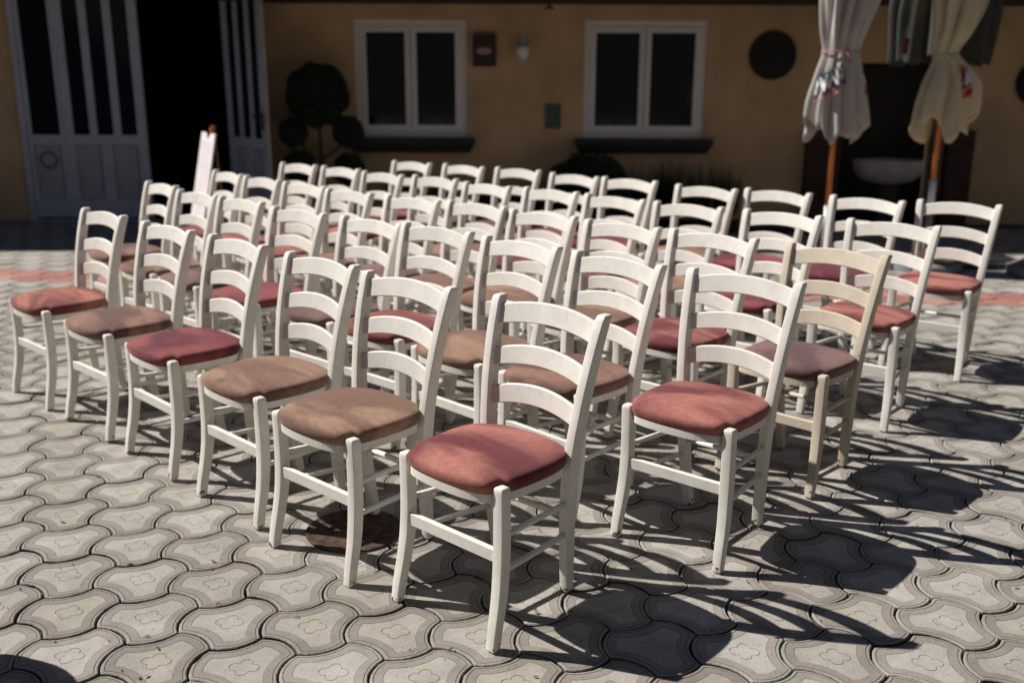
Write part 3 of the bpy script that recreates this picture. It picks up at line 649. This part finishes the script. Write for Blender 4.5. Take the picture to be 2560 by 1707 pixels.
# ------------------------------------------------------------------ parasols
def parasol(name, label, loc, prof, canvas, folds, seed, pole_m, band=None, lean=0, squash=.75, hem=.05, base=True, zpole=.45, tie=None, tiemat=None, stag=True):
    """closed canopy: prof = [(z, mean radius, fold depth, x offset)]"""
    T = thing(name, label, 'parasol', loc, 0, None)
    n = 132; rnd = random.Random(seed); ph = [rnd.random()*6.28 for _ in range(6)]
    NZ = 46; z0, z1 = prof[0][0], prof[-1][0]; rg = []
    def rad(th, z):
        R0, dep, ox = smoothtab([(p[0], p[1], p[2], p[3]) for p in prof], z)
        tw = th + .10*math.sin(3.1*z+ph[4]) ; f = abs(math.sin(folds*.5*tw+ph[0]+.7*math.sin(tw*2+ph[1])))**.55
        f2 = math.sin(folds*1.5*th+ph[2]+z*1.3)
        r_ = R0*(1-dep*(1-f)) + R0*dep*.14*f2 + R0*.07*math.sin(2*th+ph[3]) + R0*dep*.10*math.sin(2.6*th+5.5*z+ph[5])
        return r_, ox
    for i in range(NZ+1):
        z = z0+(z1-z0)*(i/NZ)
        ring = []
        for k in range(n):
            th = 2*math.pi*k/n; r_, ox = rad(th, z)
            zz = z
            if i < 9:
                g_ = (9-i)/9; zz = z + hem*g_*(math.sin(folds*.5*th*2+ph[4])*.6+.9*math.sin(3*th+ph[5]))
            ring.append((ox+r_*math.cos(th), r_*math.sin(th)*squash, zz))
        rg.append(ring)
    mb = MB(); mb.rings(rg, (False, True)); cn = mb.build('canopy', canvas, T, True)
    so = cn.modifiers.new('thickness', 'SOLIDIFY'); so.thickness = .004
    if tie:
        z, m_ = tie; pts = []
        for k in range(61):
            th = 2*math.pi*k/60; r_, ox = rad(th, z); R0 = smoothtab([(p[0], p[1], p[2], p[3]) for p in prof], z)
            r_ = R0[0]*1.03; pts.append((R0[2]+r_*math.cos(th), r_*math.sin(th)*squash, z+.004*math.sin(5*th)))
        q = MB(); q.tube(pts, .007, 8, caps=False); q.tube([(R0[2]+.01, -R0[0]*squash*1.04, z+.01), (R0[2]+.03, -R0[0]*squash*1.2, z-.03), (R0[2]+.045, -R0[0]*squash*1.15, z-.10)], .008, 8); q.build('tie', m_, T, True)
    ztop = prof[-1][0]-.02; q = MB(); q.tube([(lean,0,zpole),(0,0,1.6),(0,0,ztop)], .021, 14); q.build('pole', pole_m, T, True)
    if base:
        q = MB(); q.tube([(lean,0,.06),(lean,0,zpole+.03)], .030, 14); q.build('stand_tube', M['steel'], T, True)
        q = MB(); q.lathe([(.285,.0),(.30,.004),(.30,.05),(.285,.062),(.275,.055)], (lean,0,0), 40); bb = q.build('base', M['rimb'], T)
        q = MB(); q.lathe([(.276,.03),(.274,.060),(.20,.075),(.10,.083),(.031,.085)], (lean,0,0), 40); q.build('gravel_fill', M['gravel'], bb)
    return T, rad, squash
def print_on(T, rad, squash, body, m_, cx, cz, size, rot, eps=.006, name='lettering', bold=.012, cond=.5):
    cu = bpy.data.curves.new(name, 'FONT'); cu.body = body; cu.size = size; cu.offset = bold; cu.resolution_u = 3; cu.align_x = 'CENTER'
    o = bpy.data.objects.new(name, cu); COL.objects.link(o); dg = bpy.context.evaluated_depsgraph_get(); me = bpy.data.meshes.new_from_object(o.evaluated_get(dg))
    bpy.data.objects.remove(o); bpy.data.curves.remove(cu)
    bm = bmesh.new(); bm.from_mesh(me)
    bmesh.ops.triangulate(bm, faces=bm.faces)
    for _ in range(2): bmesh.ops.subdivide_edges(bm, edges=[e for e in bm.edges if e.calc_length() > .012], cuts=1)
    for v in bm.verts:
        x = v.co.x*cond - v.co.y*.18; y = v.co.y + x*math.tan(rot)
        onto(v, x+cx, y+cz, rad, squash, eps)
    bm.to_mesh(me); bm.free(); me.materials.clear(); me.materials.append(m_)
    o = bpy.data.objects.new(name, me); COL.objects.link(o); o.parent = T; return o
def onto(v, X, Z, rad, squash, eps):
    """the point of the cloth that faces the yard at this x and height"""
    best = None
    for k in range(181):
        th = -math.pi*.995 + math.pi*.99*k/180; r_, ox = rad(th, Z); x = ox+r_*math.cos(th); y = r_*math.sin(th)*squash
        e = abs(x-X); sc = e*6 + y if e > .006 else y
        if best is None or sc < best[0]: best = (sc, y, x)
    v.co = (X if abs(best[2]-X) < .01 else best[2], best[1]-eps, Z)
def patch(T, rad, squash, poly, m_, eps, name):
    bm = bmesh.new(); vs = [bm.verts.new((x, z, 0)) for x, z in poly]; bm.faces.new(vs)
    bmesh.ops.triangulate(bm, faces=bm.faces)
    for _ in range(5): bmesh.ops.subdivide_edges(bm, edges=[e for e in bm.edges if e.calc_length() > .015], cuts=1)
    for v in bm.verts: onto(v, v.co.x, v.co.y, rad, squash, eps)
    me = bpy.data.meshes.new(name); bm.to_mesh(me); bm.free(); me.materials.append(m_)
    o = bpy.data.objects.new(name, me); COL.objects.link(o); o.parent = T
    return o
T, rad, sq = parasol('parasol', 'closed grey-white parasol tied with cord, orange pole, beside the right window', (2.68, 8.32, 0),
    [(1.13,.262,.5,-.005),(1.30,.24,.48,-.01),(1.55,.195,.38,-.005),(1.74,.148,.22,-.005),(1.78,.146,.2,-.005),(1.95,.19,.42,0),(2.2,.24,.5,.02),(2.6,.24,.5,.03),(3.0,.12,.5,0),(3.1,.02,.2,0)],
    M['canvas'], 9, 11, M['pole'], tie=(1.76, M['pink']), zpole=.48, hem=.075)
print_on(T, rad, sq, 'ARMAN', M['blackp'], -.125, 1.47, .165, .50, .007, bold=.026, cond=.44)
print_on(T, rad, sq, 'ARMAN', M['whitep'], -.125, 1.47, .165, .50, .011, bold=.008, cond=.44)
patch(T, rad, sq, [(-.215,1.365),(-.045,1.445),(-.045,1.485),(-.212,1.405)], M['redl'], .007, 'red_stripe')
print_on(T, rad, sq, 'A', M['blackp'], .18, 1.50, .13, .1, .007, bold=.022)
print_on(T, rad, sq, 'A', M['whitep'], .18, 1.50, .13, .1, .010, bold=.006)
patch(T, rad, sq, [(.14,1.42),(.21,1.42),(.21,1.47),(.14,1.47)], M['redp'], .007, 'red_stripe')
T, rad, sq = parasol('parasol', 'closed cream parasol tied with pale cord and red print, at the right', (3.50, 8.20, 0),
    [(1.16,.262,.66,.02),(1.35,.245,.64,.03),(1.55,.205,.58,.045),(1.69,.125,.3,.01),(1.75,.10,.2,-.02),(1.92,.16,.55,.02),(2.2,.215,.6,.05),(2.6,.2,.5,.04),(3.0,.1,.5,0),(3.1,.02,.2,0)],
    M['canvas2'], 7, 23, M['pole'], tie=(1.73, M['canvas2']), zpole=.40, hem=.085)
patch(T, rad, sq, [(.07,1.47),(.20,1.53),(.22,1.64),(.08,1.66)], M['redp'], .005, 'red_stripe')
print_on(T, rad, sq, 'AW', M['whitep'], .155, 1.53, .12, .3, .011)
patch(T, rad, sq, [(.09,1.40),(.20,1.45),(.20,1.49),(.09,1.44)], M['redp'], .005, 'red_stripe')
q = MB(); q.tube([(0,0,.50),(0,0,.74)], .028, 14); q.build('sleeve', M['sleeve'], T, True)
T, rad, sq = parasol('parasol', 'wide untied parasol, its olive canvas darkened for shade, hanging behind the tied cream one', (3.60, 8.62, 0),
    [(1.69,.44,.34,.0),(1.9,.44,.38,.01),(2.2,.44,.42,.02),(2.6,.33,.45,.01),(3.0,.14,.5,0),(3.1,.02,.2,0)],
    M['canvas3'], 9, 31, M['bark'], hem=.03, zpole=.0, squash=.55, base=False)
patch(T, rad, sq, [(-.36,1.75),(-.28,1.75),(-.29,1.88),(-.35,1.88)], M['redd'], .005, 'red_print')
patch(T, rad, sq, [(.30,1.74),(.42,1.75),(.41,1.86),(.31,1.86)], M['redd'], .005, 'red_print')
# spare stand at the right edge
T = thing('gravel_stand', 'round gravel-filled parasol base with blue-grey rim at the right edge', 'parasol base', (4.42, 7.90, 0))
q = MB(); q.lathe([(.315,.0),(.33,.004),(.33,.065),(.315,.075),(.305,.068)], n=40); bb = q.build('rim', M['rimb'], T)
q = MB(); q.lathe([(.306,.03),(.304,.073),(.22,.12),(.10,.145),(.031,.15)], n=40); q.build('gravel_fill', M['gravel'], T)
q = MB(); q.tube([(0,0,.1),(0,0,.5)], .03, 14); q.build('stand_tube', M['steel'], T, True)
q = MB(); q.box((-.28,-.2,0),(.28,.2,.075)); o = q.build('step_block', M['black'], None, loc=(4.02, 8.32, 0)); tag(o, 'low black block with a pale metal edge between two parasol bases', 'step')
q = MB(); q.box((-.27,-.206,.050),(.22,-.201,.060)); q.build('metal_edge', M['linem'], o)

# ------------------------------------------------------------------ sign on easel
T = thing('easel_sign', 'tall narrow white sign board leaning on a wooden easel by the open door', 'sign', (-2.75, 8.28, 0), R(-60))
# local: board faces -y, leans back toward +y
lean_ = R(11.8)
def lp(x, z, d=0): return (x, (z)*math.tan(lean_) - d, z)
q = MB()
z0_, z1_ = .34, 1.09
front = [(-.23,z0_),(.23,z0_),(.23,z1_),(.09,z1_),(0,z1_-.06),(-.09,z1_),(-.23,z1_)]
n = len(front); vs = [lp(x,z,.012) for x, z in front]+[lp(x,z,0) for x, z in front]
q.add(vs, [tuple(range(n)), tuple(reversed(range(n,2*n)))]+[(i,(i+n),((i+1)%n)+n,(i+1)%n) for i in range(n)]); bo = q.build('board', M['signw'], T)
q = MB(); rnd = random.Random(4)
for c in range(4):
    for k in range(24):
        x = -.195+.10*c; z = z0_+.07+k*.026; L = .045+.035*rnd.random()
        q.add([lp(x,z,.0135),lp(x+L,z,.0135),lp(x+L,z+.008,.0135),lp(x,z+.008,.0135)], [(0,1,2,3)])
q.build('handwriting', M['ink'], bo)
q = MB()
for s_ in (-1, 1): q.tube([(s_*.17,-.0,0),(s_*.04,.262,1.15)], .012, 8)
q.tube([(0,.32,0),(0,.262,1.10)], .010, 8); q.box((-.20,.0,.32),(.20,.09,.338)); q.build('easel', M['easel'], T)
q = MB(); leafball(q, (.03,.235,1.12), .02, 40, .008, 9); q.build('flower', M['flower'], T)

# large pot standing just left of the view (its shadow falls into the corner)
T = thing('flower_pot', 'large terracotta flower pot standing on the pavers left of the chairs', 'flower pot', (-1.86, 2.245, 0))
q = MB(); q.lathe([(.17,0),(.25,.42),(.25,.43),(.285,.43),(.285,.50),(.25,.50),(.24,.45)], n=40); q.build('pot', M['terra'], T, True, 30)
q = MB(); leafball(q, (0,0,.52), .17, 900, .03, 77, .6); q.build('plant', M['leaf'], T)

# added blocks out of view on three sides, cutting sky light to deepen shade
q = MB(); q.box((-18,-7,-.01),(15,-5.5,9.5)); q.box((12.5,-5.5,-.01),(15,16.5,9)); q.box((-18,-5.5,-.01),(-16.5,16.5,8))
T = thing('sky_blocker', 'added unseen grey blocks cutting sky light on three sides', 'light_blocker', (0,0,0))
q.build('wall', M['blocker_grey'], T)

def pebbles():
    rnd = random.Random(8); mb = MB()
    for _ in range(260):
        y = 1.9+rnd.random()**1.4*5.5; x = (rnd.random()*2-1)*.6*y; s_ = .0015+.003*rnd.random()
        if rnd.random() < .5:
            mb.lathe([(s_*.5,0),(s_,s_*.5),(s_*.6,s_),(.0002,s_*1.1)], (x,y,.0), 6)
        else:
            a = rnd.random()*6.28; u = Vector((math.cos(a), math.sin(a), .1))*s_*3; v = Vector((-math.sin(a), math.cos(a), .25))*s_*1.2
            p = Vector((x, y, .003)); mb.add([p-u, p+v, p+u, p-v], [(0,1,2,3)])
    tag(mb.build('grit', M['grit']), 'small crumbs and grit scattered on the paving', 'grit', kind='stuff')
pebbles()
